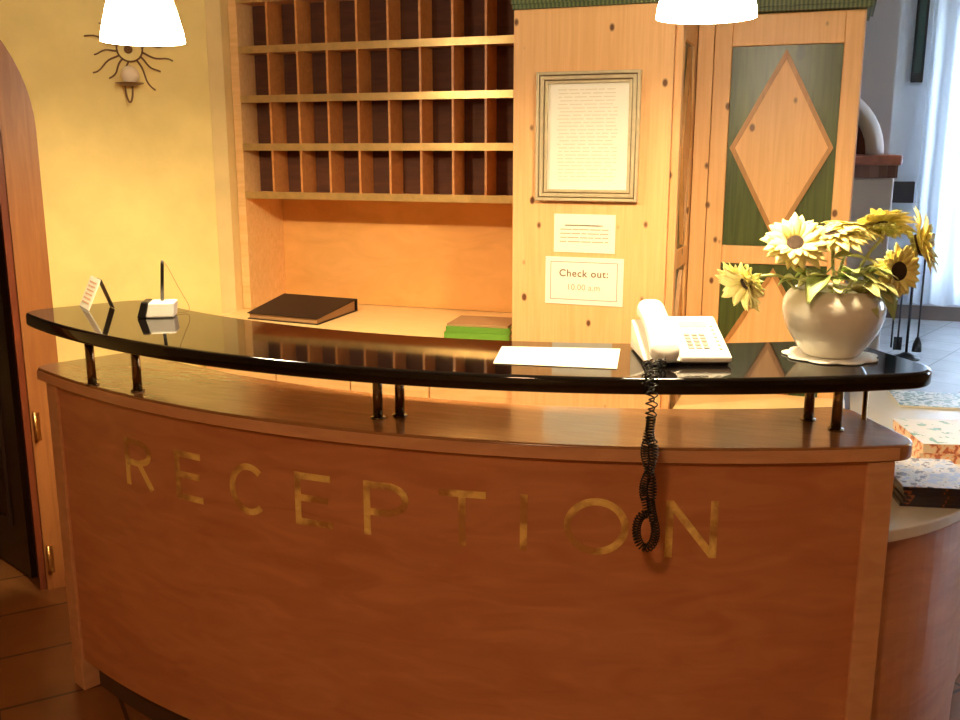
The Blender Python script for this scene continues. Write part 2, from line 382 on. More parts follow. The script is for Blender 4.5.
PC=(-.989,4.255); PR=2.44
def curved(r0,r1,a0,a1,z0,z1,n=80,c=PC):
    mb=MB(); vs=[]
    for i in range(n+1):
        t=R(a0+(a1-a0)*i/n)
        for r,z in ((r0,z0),(r1,z0),(r1,z1),(r0,z1)): vs.append((c[0]+r*math.sin(t),c[1]-r*math.cos(t),z))
    fs=[(4*i+k,4*i+(k+1)%4,4*i+4+(k+1)%4,4*i+4+k) for i in range(n) for k in range(4)]+[(0,1,2,3),(4*n+3,4*n+2,4*n+1,4*n)]
    return mb.add(vs,fs)
curved(PR-.03,PR,-24.2,26.6,.10,.919).build('front_panel',M['desk'],desk)
curved(PR-.07,PR-.04,-24.2,26.6,0,.099).build('kick_plate',M['kick'],desk)
for a0,a1 in ((-25.0,-23.5),(26.5,27.9)):
    curved(PR-.30,PR+.008,a0,a1,0,.919,6).build('end_panel',M['deskedge'],desk,bevel=.003)
# support posts for the bar top
for x,y,z0 in ((-1.778,1.945,.955),(-1.622,1.930,.955),(-.941,1.909,.955),(-.903,1.945,.955),(-.023,2.226,.955),(.036,2.163,.955),(.095,2.275,.751)):
    r=.0112 if z0>.9 else .006
    MB().cyl((x,y,z0),r,1.0865-z0,20).cyl((x,y,z0),r+.006,.004,20).build('post',M['chrome'],desk)
# inlaid letters bent round the front panel
def strokes(polys,a0,a1,z0,z1,w=.0155):
    mb=MB(); W=R(a1-a0)*PR; H=z1-z0
    def P3(x,z,r):
        t=R(a0)+x/PR; return (PC[0]+r*math.sin(t),PC[1]-r*math.cos(t),z0+z)
    for pl in polys:
        closed=pl[0]==pl[-1]; pts=[Vector((u*W,v*H)) for u,v in pl]
        n=len(pts); L=[];Rr=[]
        for i,p in enumerate(pts):
            if closed: a=pts[(i-1) if i>0 else n-2]; b=pts[(i+1) if i<n-1 else 1]
            else: a=pts[max(i-1,0)]; b=pts[min(i+1,n-1)]
            d1=(p-a).normalized() if (p-a).length>1e-9 else (b-p).normalized(); d2=(b-p).normalized() if (b-p).length>1e-9 else d1
            n1=Vector((-d1.y,d1.x)); n2=Vector((-d2.y,d2.x)); q=(n1+n2); q=q/max(.3,q.length_squared/2) 
            L.append(p+q*w/2); Rr.append(p-q*w/2)
        vs=[]
        for l,r in zip(L,Rr): vs+=[P3(l.x,l.y,PR+.0018),P3(r.x,r.y,PR+.0018),P3(r.x,r.y,PR-.004),P3(l.x,l.y,PR-.004)]
        # subdivide long spans
        fs=[(4*i+k,4*i+(k+1)%4,4*i+4+(k+1)%4,4*i+4+k) for i in range(n-1) for k in range(4)]+[(0,1,2,3),(4*n-1,4*n-2,4*n-3,4*n-4)]
        mb.add(vs,fs)
    return mb
def el(cx,cy,rx,ry,a0,a1,n=22): return [(cx+rx*math.cos(R(a0+(a1-a0)*i/n)),cy+ry*math.sin(R(a0+(a1-a0)*i/n))) for i in range(n+1)]
def bar(a,b,n=6): return [(a[0]+(b[0]-a[0])*i/n,a[1]+(b[1]-a[1])*i/n) for i in range(n+1)]
e=.065
LET={'R':[bar((.08,0),(.08,1),1),bar((.08,1-e),(.55,1-e),3)+el(.55,.73,.33,.205,80,-80,12)+bar((.55,.5),(.08,.5),3),bar((.5,.5),(.93,0),5)],
'E':[bar((.08,0),(.08,1),1),bar((.08,1-e),(.95,1-e)),bar((.08,.52),(.88,.52)),bar((.08,e),(.98,e))],
'C':[el(.52,.5,.44,.44,48,312,26)],
'P':[bar((.08,0),(.08,1),1),bar((.08,1-e),(.55,1-e),3)+el(.55,.70,.37,.235,80,-80,12)+bar((.55,.44),(.08,.44),3)],
'T':[bar((0,1-e),(1,1-e)),bar((.5,0),(.5,1-e),1)],
'I':[bar((.5,0),(.5,1),1)],
'O':[el(.5,.5,.45,.44,0,360,36)],
'N':[bar((.09,0),(.09,1),1),bar((.10,.96),(.90,.04),6),bar((.91,0),(.91,1),1)]}
for ch,a0,a1 in (('R',-15.95,-13.35),('E',-11.4,-9.25),('C',-7.25,-4.65),('E',-2.85,-.55),('P',1.25,3.8),('T',5.4,7.85),('I',9.55,10.0),('O',11.8,14.95),('N',16.7,19.35)):
    pol=[ [ (u,v) for u,v in p] for p in LET[ch]]
    if ch=='O': pol[0][-1]=pol[0][0]
    l=strokes(pol,a0,a1,.712,.838).build('letter',M['letter'],desk); l['label']='brass inlaid capital letter %s'%ch

# ------------------------------------------------------------------ pigeonhole unit
pg=thing('pigeonhole_cabinet',(-1.5,3.25,1.39),'open pigeonhole rack of small brown compartments in four rows above the worktop','rack')
X0,X1,Y0,Y1=-2.05,-.985,3.10,3.36
MB().box((-2.084,Y0,.962),(X0,Y1,CH-.6)).build('side_panel',M['pinelow'],pg,bevel=.002)
MB().box((X1,Y0,.962),(X1+.03,Y1,CH-.6)).build('side_panel',M['pinelow'],pg)
zs=[1.388,1.560,1.729,1.899,2.07,2.24]
rows=zs
for z in zs:
    sh=MB().box((X0,Y0+.006,z-.009),(X1,Y1-.007 if z<1.39 else Y0+.104,z+.009)).build('shelf',M['cubby'],pg)
    MB().box((X0,Y0-.002,z-.0125),(X1,Y0+.005,z+.0125)).build('edge_strip',M['strip'],sh)
cw=(X1-X0-.01)/9
for k in range(len(zs)-1):
    for i in range(1,9):
        x=X0+.002+cw*i
        MB().box((x-.004,Y0+.006,zs[k]+.0095),(x+.004,Y0+.104,zs[k+1]-.0095)).build('divider',M['cubby'],pg)
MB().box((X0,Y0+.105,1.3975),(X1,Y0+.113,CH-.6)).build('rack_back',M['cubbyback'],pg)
MB().box((X0,Y1-.006,.962),(X1,Y1+.004,1.379)).build('back_panel',M['birch'],pg)
MB().box((-2.084,Y0,CH-.6),(X1+.03,Y1,CH-.58)).build('top_panel',M['pinelow'],pg)
# worktop and lower cupboard
single(MB().box((-2.084,2.79,.93),(-.918,3.415,.96)).build('worktop',M['work'],bevel=.003),'pale ochre worktop below the pigeonholes, binder and green books on it','worktop')
bc=thing('base_cabinet',(-1.5,3.0,0),'low ochre wooden cupboard with plain doors under the back worktop','cupboard')
MB().box((-2.08,2.86,0),(-.92,3.41,.929)).build('body',M['birch'],bc)
for i in range(4):
    a=-2.078+i*.2892
    d=MB().box((a+.002,2.835,.08),(a+.287,2.859,.925)).build('door',M['pinelow'],bc,bevel=.002)
    MB().cyl((a+.25,2.822,.62),.006,.08,10).build('handle',M['chrome'],d)

# ------------------------------------------------------------------ pine cupboards
tc_=thing('tall_pine_cupboard',(-.68,3.1,0),'tall knotty pine cupboard side panel carrying the notices and the framed list','cupboard')
MB().box((-.915,2.80,0),(-.449,3.41,1.945)).build('body',M['pine'],tc_,bevel=.003)
def cornice(x0,x1,y0,y1,z,par,left=True,right=True):
    mb=MB(); pr=[(0,0),(.012,0),(.012,.012),(.022,.02),(.022,.20),(.045,.215),(.045,.24)]
    for i in range(len(pr)-1):
        (d0,za),(d1,zb)=pr[i],pr[i+1]
        if za==zb: continue
        q=max(d0,d1); 
        mb.box((x0-(q if left else 0),y0-q,z+za),(x1+(q if right else 0),y1,z+zb))
    return mb.build('cornice',M['fluted'],par)
cornice(-.915,-.449,2.80,3.41,1.9455,tc_,False,True)
def diamond_panel(par,T,x0,x1,z0,z1):
    """T maps local (x,outward -y,z) ; panel field, diamond boss and moulding"""
    f=MB().box((x0,-.004,z0),(x1,.004,z1),T).build('green_panel',M['green'],par)
    cx=(x0+x1)/2; cz=(z0+z1)/2; hx=(x1-x0)/2*.955; hz=(z1-z0)/2*.965
    D=lambda k:[(cx,cz-hz*k),(cx+hx*k,cz),(cx,cz+hz*k),(cx-hx*k,cz)]
    b=MB(); b.prism(D(.90),-.010,-.0042,T,'y'); b.build('diamond',M['pine'],f)
    mo=MB(); o,i=D(1.0),D(.90)
    for k in range(4):
        j=(k+1)%4; mo.prism([o[k],o[j],i[j],i[k]],-.016,-.0042,T,'y')
    mo.build('moulding',M['pinedark'],f)
    return f
def framed_door(par,T,x0,x1,z0,z1,sw,panels,rw):
    d=MB()
    d.box((x0,-.012,z0),(x0+sw,.010,z1),T); d.box((x1-sw,-.012,z0),(x1,.010,z1),T)
    zc=[z0]
    for a,b in panels: zc+=[a,b]
    zc.append(z1)
    for i in range(0,len(zc),2): d.box((x0+sw,-.012,zc[i]),(x1-sw,.010,zc[i+1]),T)
    o=d.build('door',M['pine'],par,bevel=.0025)
    for a,b in panels: diamond_panel(o,T,x0+sw+.001,x1-sw-.001,a+.001,b-.001)
    return o
dz=[(.12,.61),(.667,1.205),(1.260,1.852)]
# side door of the tall cupboard (faces +x)
TS=Matrix(((0,-1,0,-.4385),(1,0,0,0),(0,0,1,0),(0,0,0,1)))
framed_door(tc_,TS,2.815,3.090,.06,1.935,.04,dz,.05)
pc=thing('painted_pine_cupboard',(-.2,3.25,0),'wide pine cupboard whose green door panels carry big natural wood diamonds','cupboard')
MB().box((-.425,3.12,0),(.045,3.41,1.945)).build('body',M['pine'],pc,bevel=.003)
MB().box((-.4245,3.092,0),(-.3775,3.1195,1.94)).build('corner_stile',M['pine'],pc,bevel=.001)
TF=Matrix.Translation((0,3.108,0))
framed_door(pc,TF,-.376,.042,.06,1.94,.052,dz,.05)
cornice(-.425,.045,3.09,3.41,1.9455,pc,False,True)

# ------------------------------------------------------------------ framed list and notices on the pine panel
YF=2.799
fr=thing('picture_frame',(-.687,YF,1.40),'silver-gilt framed printed price list hung above the paper notices','picture')
fx0,fx1,fz0,fz1=-.839,-.535,1.404,1.769
def rect_ring(mb,x0,x1,z0,z1,w,ya,yb):
    mb.box((x0,ya,z0),(x0+w,yb,z1)); mb.box((x1-w,ya,z0),(x1,yb,z1)); mb.box((x0+w,ya,z0),(x1-w,yb,z0+w)); mb.box((x0+w,ya,z1-w),(x1-w,yb,z1)); return mb
def ring(nm,mat,i,w,ya): return rect_ring(MB(),fx0+i,fx1-i,fz0+i,fz1-i,w,ya,YF).build(nm,mat,fr,bevel=.0015)
ring('outer_frame',M['silverframe'],0,.0085,YF-.020)
ring('frame_groove',M['frameline'],.0086,.003,YF-.012)
ring('middle_frame',M['silverframe'],.0117,.010,YF-.017)
ring('frame_groove',M['frameline'],.0218,.003,YF-.009)
ring('inner_frame',M['silverframe'],.0249,.008,YF-.013)
ps=MB().box((fx0+.033,YF-.004,fz0+.033),(fx1-.033,YF,fz1-.033)).build('paper',M['paper'],fr)
mb=MB()
def lines(mb,x0,x1,zt,zb,n,y,th,seed,gap=.012):
    rn=random.Random(seed)
    for i in range(n):
        z=zt-(zt-zb)*i/(n-1); x=x0+rn.uniform(0,.01)
        while x<x1-.01:
            l=min(rn.uniform(.01,.04),x1-x); mb.box((x,y-.0005,z-th/2),(x+l,y,z+th/2)); x+=l+gap*rn.uniform(.4,1.1)
lines(mb,fx0+.06,fx1-.065,fz1-.05,fz0+.06,26,YF-.0041,.0026,3,.007); mb.build('print',M['print'],ps)
no=MB().box((-.783,YF-.0015,1.252),(-.598,YF,1.365)).build('notice_sheet',M['paper'])
single(no,'small plain paper notice with faint text pinned below the frame','notice')
mb=MB(); lines(mb,-.755,-.635,1.332,1.332,2,YF-.0016,.003,5,.004); lines(mb,-.772,-.618,1.320,1.284,4,YF-.0016,.003,6,.004); mb.build('print',M['inkf'],no).data.transform(Matrix.Identity(4))
ck=thing('check_out_sign',(-.69,YF,1.095),'white paper sign reading Check out 10.00 a.m in a thin black border','sign')
pp=MB().box((-.808,YF-.0015,1.096),(-.570,YF,1.238)).build('paper',M['paper'],ck)
rect_ring(MB(),-.792,-.588,1.110,1.224,.0016,YF-.0019,YF-.0014).build('border',M['ink'],ck)
TM=lambda x,z:Matrix.Translation((x,YF-.002,z))@Matrix.Rotation(R(90),4,'X')
text_mb('Check out:',.030,TM(-.690,1.180),.0004,1.12).build('lettering',M['ink'],ck,fixn=False)
text_mb('10.00 a.m',.025,TM(-.690,1.140),.0001,1.05).build('lettering',M['inkf'],ck,fixn=False)

# ------------------------------------------------------------------ pendant lamps
def pendant(x,y,zb,label,en):
    t=thing('pendant_lamp',(x,y,zb),label,'lamp','white glass pendant lamps over the desk')
    k=.096
    outer=[(k,0),(k*.975,.02),(k*.91,.046),(k*.84,.072),(k*.74,.102),(k*.60,.135),(k*.42,.165),(k*.28,.185),(k*.2,.195)]
    inner=[(r-.004,z) for r,z in outer][::-1]
    MB().lathe(outer+inner+[outer[0]],(x,y,zb),48,False).build('lamp_shade',M['shade'],t)
    MB().lathe([(.02,0),(.024,.01),(.024,.05),(.012,.065),(.004,.07)],(x,y,zb+.196),20).build('lamp_holder',M['white'],t)
    MB().cyl((x,y,zb+.26),.0025,CH-zb-.28,8).build('cord',M['white'],t)
    MB().lathe([(.05,-.025),(.05,-.008),(.045,0)],(x,y,CH),24).build('ceiling_canopy',M['white'],t)
    MB().sphere((x,y,zb+.10),.028,seg=16,rings=10).build('bulb',M['bulb'],t)
    l=bpy.data.lights.new('pendant_light','POINT'); l.energy=en; l.color=PCOL; l.shadow_soft_size=.035
    o=bpy.data.objects.new('pendant_light',l); COL.objects.link(o); o.parent=t; o.location=(0,0,.035)
PEND=57; PCOL=(1,.76,.41)
pendant(-1.570,1.98,1.800,'white glass pendant lamp hanging before the wall sconce, left one',62)
pendant(-.262,2.0,1.800,'white glass pendant lamp hanging above the telephone, right one',46)

# ------------------------------------------------------------------ sun wall sconce
sn=thing('wall_sconce',DW@Vector((.573,-.002,1.70)),'wrought iron wall sconce shaped like a sun with a frosted ball, unlit','lamp')
mb=MB(); cS,cZ=.573,1.885
def onw(s,z,d): return DW@Vector((s,-d,z))
for i in range(16):
    a=R(i*22.5+8); 
    if 255<math.degrees(a)<285: continue
    pts=[]
    L=.085+.03*(i%2)
    for k in range(9):
        r=.042+L*k/8; aa=a+.055*math.sin(k/8*math.pi*2+i)
        pts.append(onw(cS+r*math.cos(aa)*.92,cZ+r*math.sin(aa),.03))
    mb.tube(pts,lambda t:.0036*(1-.3*t),6)
mb.tube([onw(cS+.042*math.cos(R(a)),cZ+.042*math.sin(R(a)),.03) for a in range(0,361,15)],.003,6)
mb.build('sun_rays',M['iron'],sn)
MB().lathe([(.014,0),(.014,.006),(.01,.012)],(0,0,0),24,mat=frame_mat(onw(cS,cZ,.001),(U.x,U.y,0),(NN*-1))).build('wall_plate',M['iron'],sn)
mb=MB(); mb.tube([onw(cS-.006,cZ-.042,.03),onw(cS-.022,cZ-.07,.035),onw(cS-.026,cZ-.10,.05),onw(cS-.022,cZ-.122,.06)],.0028,6)
mb.tube([onw(cS-.016-.012*math.cos(t),1.766-.058*math.sin(t),.06) for t in [math.pi*i/14 for i in range(15)]],.0032,6)
mb.tube([onw(cS,cZ,.0),onw(cS,cZ,.03)],.006,6); mb.build('bracket',M['iron'],sn)
MB().lathe([(.012,-.006),(.030,-.002),(.046,.004),(.046,.006),(.01,.004)],onw(cS-.013,1.766,.06),24).build('dish',M['iron'],sn)
MB().sphere(onw(cS-.010,1.797,.06),.030,sz=1.02).build('globe',M['globe'],sn)

# ------------------------------------------------------------------ things on the back worktop
bn=thing('ring_binder',(-1.78,3.05,.96),'large black ring binder lying flat on the left of the back worktop','binder')
poly=[(-1.945,2.915),(-1.645,2.885),(-1.655,3.20),(-1.985,3.23)]
P=lambda pl,z0,z1:MB().prism(pl,z0,z1)
P(poly,.9605,.9635).build('cover',M['binder'],bn)
tilt=MB(); ztop=[.980,.980,1.003,1.003]
tilt.add([(x,y,z) for (x,y),z in zip(poly,ztop)]+[(x,y,z+.003) for (x,y),z in zip(poly,ztop)],[(3,2,1,0),(4,5,6,7),(0,1,5,4),(1,2,6,5),(2,3,7,6),(3,0,4,7)]); tilt.build('cover',M['binder'],bn)
def shr(pl,k): 
    c=(sum(p[0] for p in pl)/4,sum(p[1] for p in pl)/4); return [(c[0]+(x-c[0])*k,c[1]+(y-c[1])*k) for x,y in pl]
q=shr(poly,.96); mb=MB(); mb.add([(x,y,.9636) for x,y in q]+[(x,y,z-.0005) for (x,y),z in zip(q,[.9805,.9805,1.002,1.002])],[(3,2,1,0),(4,5,6,7),(0,1,5,4),(1,2,6,5),(2,3,7,6),(3,0,4,7)]); mb.build('pages',M['brown'],bn)
mb=MB(); a,b=Vector((*poly[2],0)),Vector((*poly[3],0)); d=(b-a).normalized(); nn=Vector((-d.y,d.x,0))*-.0
mb.prism([(poly[2][0],poly[2][1]),(poly[3][0],poly[3][1]),(poly[3][0],poly[3][1]+.006),(poly[2][0],poly[2][1]+.006)],.9605,1.006); mb.build('spine',M['binder'],bn)
def book(cx,cy,z,w,d,h,ang,cm,label,spineside=-1):
    t=thing('book',(cx,cy,z),label,'book','books stacked at the right end of the back worktop')
    T=Matrix.Translation((cx,cy,z))@Matrix.Rotation(R(ang),4,'Z')
    mb=MB().box((-w/2,-d/2,.0),(w/2,d/2,.003),T).box((-w/2,-d/2,h-.003),(w/2,d/2,h),T).box((-w/2,-d/2,.003),(w/2,-d/2+.004,h-.003),T)
    mb.build('cover',cm,t)
    MB().box((-w/2+.004,-d/2+.005,.003),(w/2-.004,d/2-.005,h-.003),T).build('pages',M['pages'],t)
book(-1.050,2.915,.9605,.215,.17,.020,5,M['gl'],'green book at the bottom of the stack beside the pine cupboard')
book(-1.048,2.917,.981,.21,.17,.018,6,M['gl'],'green book in the middle of the stack beside the pine cupboard')
book(-1.050,2.92,.9995,.20,.165,.007,5,M['brown'],'thin brown book topmost of the stack beside the pine cupboard')

# ------------------------------------------------------------------ things on the bar top
ZT=1.1205
o=MB().prism([(-.638,1.831),(-.388,1.868),(-.423,2.066),(-.677,2.003)],ZT,ZT+.0012).build('paper_sheet',M['paper'])
single(o,'blank white paper sheet lying on the black bar top left of the telephone','paper')
# telephone
ph=thing('telephone',(-.29,2.04,ZT),'white push-button desk telephone with black coiled cord','telephone')
A20=R(20); PX=Vector((math.cos(A20),math.sin(A20),0)); PY=Vector((-math.sin(A20),math.cos(A20),0))
PO=Vector((-.277,2.03,ZT)); TP=Matrix.Translation(PO)@Matrix.Rotation(A20,4,'Z')
# body wedge profile in local (y,z); extruded x
def wedge(x0,x1,prof,nm,mat,bev=.004,par=ph): return MB().prism(prof,x0,x1,TP,'x').build(nm,mat,par,bevel=bev,seg=3)
front,back=-.080,.095
top=lambda y:.018+(y-front)/(back-front)*.055
wedge(-.025,.080,[(front,.006),(back,.002),(back,top(back)),(front,top(front))],'body',M['white'])
wedge(-.100,-.0252,[(front,.006),(back+.005,.002),(back+.005,top(back)-.008),(front,top(front)-.006)],'cradle',M['white'])
wedge(-.095,.075,[(front+.01,.0),(back-.01,.0),(back-.01,.0055),(front+.01,.0055)],'foot',M['blackp'],0)
ta=math.atan2(.055,back-front)
def onp(x,y,lift=0): return TP@Matrix.Translation((x,y,top(y)+lift))@Matrix.Rotation(ta,4,'X')
T=onp(.024,.055); MB().box((-.028,-.013,0),(.030,.013,.0015),T).build('display',plain('lcd',(.60,.66,.45),.2),ph)
for r in range(5):
    for c in range(3):
        T=onp(.003+c*.016,-.045+r*.0135); MB().box((-.006,-.0042,0),(.006,.0042,.003),T).build('button',M['offwhite'],ph,bevel=.001)
for r in range(7):
    T=onp(.063,-.05+r*.016); MB().box((-.003,-.003,0),(.003,.003,.002),T).build('side_button',M['offwhite'],ph)
# handset: swept rounded section with ear and mouth ends
mb=MB(); rings=[]; n=26; HL=.205
for i in range(n+1):
    t=i/n; y=front-.022+HL*t
    arch=.014*math.sin(math.pi*t); zc=top(min(y,back))+.012+arch+(.0 if y<back else .004)
    e_=max(0,1-abs(2*t-1)); endk=min(1,(min(t,1-t)/.05)**.5) if min(t,1-t)<.05 else 1
    wd=(.032-.004*math.sin(math.pi*t))*max(endk,.25); hh=(.014+.010*(abs(2*t-1)**3))*max(endk,.25)
    ring_=[]
    for k in range(20):
        a=2*math.pi*k/20; ca,sa=math.cos(a),math.sin(a)
        px=-.060+wd*(abs(ca)**.7)*(1 if ca>0 else -1); pz=zc+hh*(abs(sa)**.8)*(1 if sa>0 else -1)
        ring_.append(TP@Vector((px,y,pz)))
    rings.append(ring_)
vs=[p for r_ in rings for p in r_]; m=20
fs=[(i*m+k,i*m+(k+1)%m,(i+1)*m+(k+1)%m,(i+1)*m+k) for i in range(n) for k in range(m)]+[tuple(range(m))[::-1],tuple(range(n*m,(n+1)*m))]
mb.add(vs,fs,True).build('handset',M['white'],ph)
# coiled cord: helix along a hanging twisted loop
h0=TP@Vector((-.062,front-.022,.022)); 
ctr=[]
def cp(*p): ctr.append(Vector(p))
edgeY=1.795
path=[h0,h0+Vector((.004,-.02,-.008)),Vector((-.335,1.885,1.132)),Vector((-.318,1.835,1.134)),Vector((-.309,1.800,1.118)),Vector((-.306,1.797,1.06)),Vector((-.304,edgeY,1.0))]
nt_=30
for i in range(1,nt_):
    z=1.0-(1.0-.875)*i/nt_; a=i/nt_*math.pi*1.6+.6; path.append(Vector((-.304+.0085*math.sin(a),edgeY+.008*math.cos(a),z)))
cx,cz=-.305,.815
for i in range(21):
    a=R(75+ (330)*i/20+0); 
    rx,rz=.020,.036
    path.append(Vector((cx+rx*math.cos(a)*.95,edgeY,cz+rz*math.sin(a))))
for i in range(nt_-1,-1,-1):
    z=1.0-(1.0-.875)*i/nt_; a=i/nt_*math.pi*1.6+.6+math.pi; path.append(Vector((-.304+.0085*math.sin(a),edgeY+.008*math.cos(a),z)))
path+=[Vector((-.300,1.797,1.06)),Vector((-.303,1.800,1.116)),Vector((-.306,1.835,1.134)),Vector((-.315,1.885,1.132)),TP@Vector((-.045,front-.004,.012))]
def smooth(p,it=2):
    for _ in range(it):
        q=[p[0]]
        for a,b in zip(p,p[1:]): q+=[a*.75+b*.25,a*.25+b*.75]
        q.append(p[-1]); p=q
    return p
path=smooth(path,2)
L=[0]
for a,b in zip(path,path[1:]): L.append(L[-1]+(b-a).length)
tot=L[-1]; hp=[]; ph_=0; step=.0008; s_=0; j=0
prev=None
while s_<tot:
    while j<len(L)-2 and L[j+1]<s_: j+=1
    f=(s_-L[j])/max(1e-9,L[j+1]-L[j]); c=path[j].lerp(path[j+1],f); t=(path[j+1]-path[j]).normalized()
    if prev is None: prev=t.cross(Vector((0,1,0.1))).normalized()
    prev=(prev-t*prev.dot(t)).normalized(); bi=t.cross(prev)
    z=c.z; pitch=.019 if z>1.05 else .0057
    ends=min(s_,tot-s_); rad=.0082*min(1,ends/.03)
    ph_+=2*math.pi*step/pitch
    hp.append(c+prev*math.cos(ph_)*rad+bi*math.sin(ph_)*rad); s_+=step
hp=[p for i,p in enumerate(hp)]
MB().tube(hp,.0016,5).build('coiled_cord',M['blackp'],ph)
# vase on doily
VC=(.012,2.150); 
single(MB().lathe([(.02,0),(.078,0),(.093,.001),(.094,.003),(.078,.0035),(.02,.003)],(VC[0],VC[1],ZT),72,True,lambda a,z:1+.11*abs(math.sin(4.5*a))-.05).build('doily',M['doily']),'white scalloped doily under the flower vase on the bar top','doily')
vz=ZT+.004
vp=[(.045,0),(.056,.001),(.060,.006),(.078,.03),(.096,.06),(.104,.09),(.104,.112),(.098,.128),(.088,.139),(.080,.143),(.076,.139),(.082,.128),(.094,.108),(.094,.09),(.086,.06),(.06,.02),(.03,.012)]
vp=smooth([Vector((a,b)) for a,b in vp],1)
single(MB().lathe([(v.x,v.y) for v in vp],(VC[0],VC[1],vz),64,True).build('vase',M['ceramic']),'round cream ceramic vase full of sunflowers at the right end of the bar','vase')

def leaf_pts(mb,base,dirv,length,width,droop=.4,up=Vector((0,0,1)),twist=0):
    d=Vector(dirv).normalized(); side=d.cross(up)
    if side.length<.1: side=Vector((1,0,0))
    side.normalize(); side=Matrix.Rotation(twist,3,d)@side; nrm=side.cross(d).normalized()
    n=10; vs=[];fs=[]
    for i in range(n+1):
        t=i/n; w=width*math.sin(math.pi*min(1,t**.7))*(1-.25*t)*.5+ .0005
        c=Vector(base)+d*length*t*(1-.15*droop*t)-Vector((0,0,1))*droop*length*t*t
        wob=.004*math.sin(t*9)
        vs+=[c-side*w+nrm*(.18*w+wob),c-side*w*.5+nrm*.04*w,c-nrm*.05*w,c+side*w*.5+nrm*.04*w,c+side*w+nrm*(.18*w-wob)]
    fs=[(i*5+k,i*5+k+1,(i+1)*5+k+1,(i+1)*5+k) for i in range(n) for k in range(4)]
    mb.add(vs,fs,True)
def thick(o,t=.0008):
    m=o.modifiers.new('thickness','SOLIDIFY'); m.thickness=t; return o
def sunflower(c,face,rad,discr,label,stem_mid,petm,leaves=(),cup=.35,stem_end=None,seed=0):
    rn=random.Random(seed); c=Vector(c); f=Vector(face).normalized()
    t=thing('sunflower',c,label,'flower','sunflowers in the round vase')
    tm=Vector((0,0,1)) if abs(f.z)<.8 else Vector((0,1,0))
    ax=f.cross(tm).normalized(); ay=f.cross(ax).normalized()
    mb=MB()
    for layer,(nn_,lk,cu,off) in enumerate(((22,1.0,cup-.1,-.001),(20,.86,cup+.12,.0015),(17,.66,cup+.35,.003))):
        for i in range(nn_):
            a=2*math.pi*(i+.5*layer)/nn_+rn.uniform(-.08,.08)
            d=ax*math.cos(a)+ay*math.sin(a); sd=f.cross(d).normalized()
            Lp=(rad-discr*.75)*lk*rn.uniform(.85,1.1); wp=Lp*.40+rad*.05; cc=cu+rn.uniform(-.2,.2); tw=rn.uniform(-.3,.3)
            vs=[]; n=6; Lp*=rn.uniform(.9,1.18)
            for k in range(n+1):
                u=k/n; w=wp*(.35+.65*math.sin(math.pi*min(1,.15+u*.8)))*(1-u**5)*.5+.0004
                p=c+d*(discr*.75+Lp*u)+f*(off+Lp*(cc*u-.45*u*u)); s2=sd*math.cos(tw*u)+f*math.sin(tw*u)
                vs+=[p-s2*w,p+f*-.12*w,p+s2*w]
            mb.add(vs,[(k*3+q,k*3+q+1,(k+1)*3+q+1,(k+1)*3+q) for k in range(n) for q in range(2)],True)
    thick(mb.build('petals',petm,t,fixn=False),.0006)
    T=frame_mat(c,ax,f)
    MB().lathe([(discr,-.004),(discr*1.02,.001),(discr*.85,.005),(discr*.5,.0065),(.0006,.0055)],(0,0,0),24,True,None,T).build('seed_disc',M['disc'],t)
    MB().lathe([(.003,-.014),(discr*.5,-.012),(discr*.95,-.006),(discr*.98,-.003)],(0,0,0),20,True,None,T).build('calyx',M['stem'],t)
    mb=MB()
    for i in range(12):
        a=2*math.pi*i/12+rn.uniform(-.1,.1); d=ax*math.cos(a)+ay*math.sin(a)
        leaf_pts(mb,c+d*discr*.6-f*.008,d*.9-f*rn.uniform(.05,.4),rad*.5,rad*.2,.1,up=f)
    thick(mb.build('sepals',M['leafp'],t,fixn=False))
    se=Vector(stem_end) if stem_end else Vector((VC[0]+rn.uniform(-.03,.03),VC[1]+rn.uniform(-.03,.03),vz+.05))
    p=[c-f*.008,c-f*.03,Vector(stem_mid),se]; p=smooth(p,3)
    MB().tube(p,.0036,8).build('stem',M['stem'],t)
    for (b,d,l,w_,dr_,mt) in leaves:
        mb=MB(); leaf_pts(mb,b,d,l,w_,dr_); 
        cxn=p[min(range(len(p)),key=lambda i:(p[i]-Vector(b)).length)]
        mb.tube([cxn,Vector(b)],.0016,6)
        thick(mb.build('leaf',M[mt],t,fixn=False))
# helper: place relative to the vase: dx right (20 deg frame of the bar end), dy depth, z
def FP(dx,dy,z): return (VC[0]+dx*math.cos(A20)-dy*math.sin(A20),VC[1]+dx*math.sin(A20)+dy*math.cos(A20),z)
def FD(x,y,z): return (x*math.cos(A20)-y*math.sin(A20),x*math.sin(A20)+y*math.cos(A20),z)

def leaves(seed,k,az0,az1):
    rn=random.Random(seed); out=[]
    for i in range(k):
        a=R(rn.uniform(az0,az1)); rr=rn.uniform(.035,.078); up_=rn.uniform(-.1,.9)
        out.append((FP(rr*math.cos(a),rr*math.sin(a),rn.uniform(1.262,1.315)),FD(math.cos(a),math.sin(a),up_),rn.uniform(.055,.095),rn.uniform(.04,.065),rn.uniform(.3,.8),rn.choice(['leaf','leafp','leafp'])))
    return out
sunflower(FP(-.100,-.03,1.362),FD(-.30,-.72,.62),.066,.020,'pale sunflower with oval brown centre facing forward at upper left of the bunch',FP(-.06,.0,1.30),M['petalw'],leaves(11,4,190,260),seed=1,cup=.55)
sunflower(FP(-.018,-.01,1.378),FD(-.2,-.15,1),.068,.018,'sunflower facing upward in the middle of the bunch, left of its neighbour',FP(-.01,.0,1.31),M['petalw'],leaves(12,5,225,290),seed=2,cup=.2)
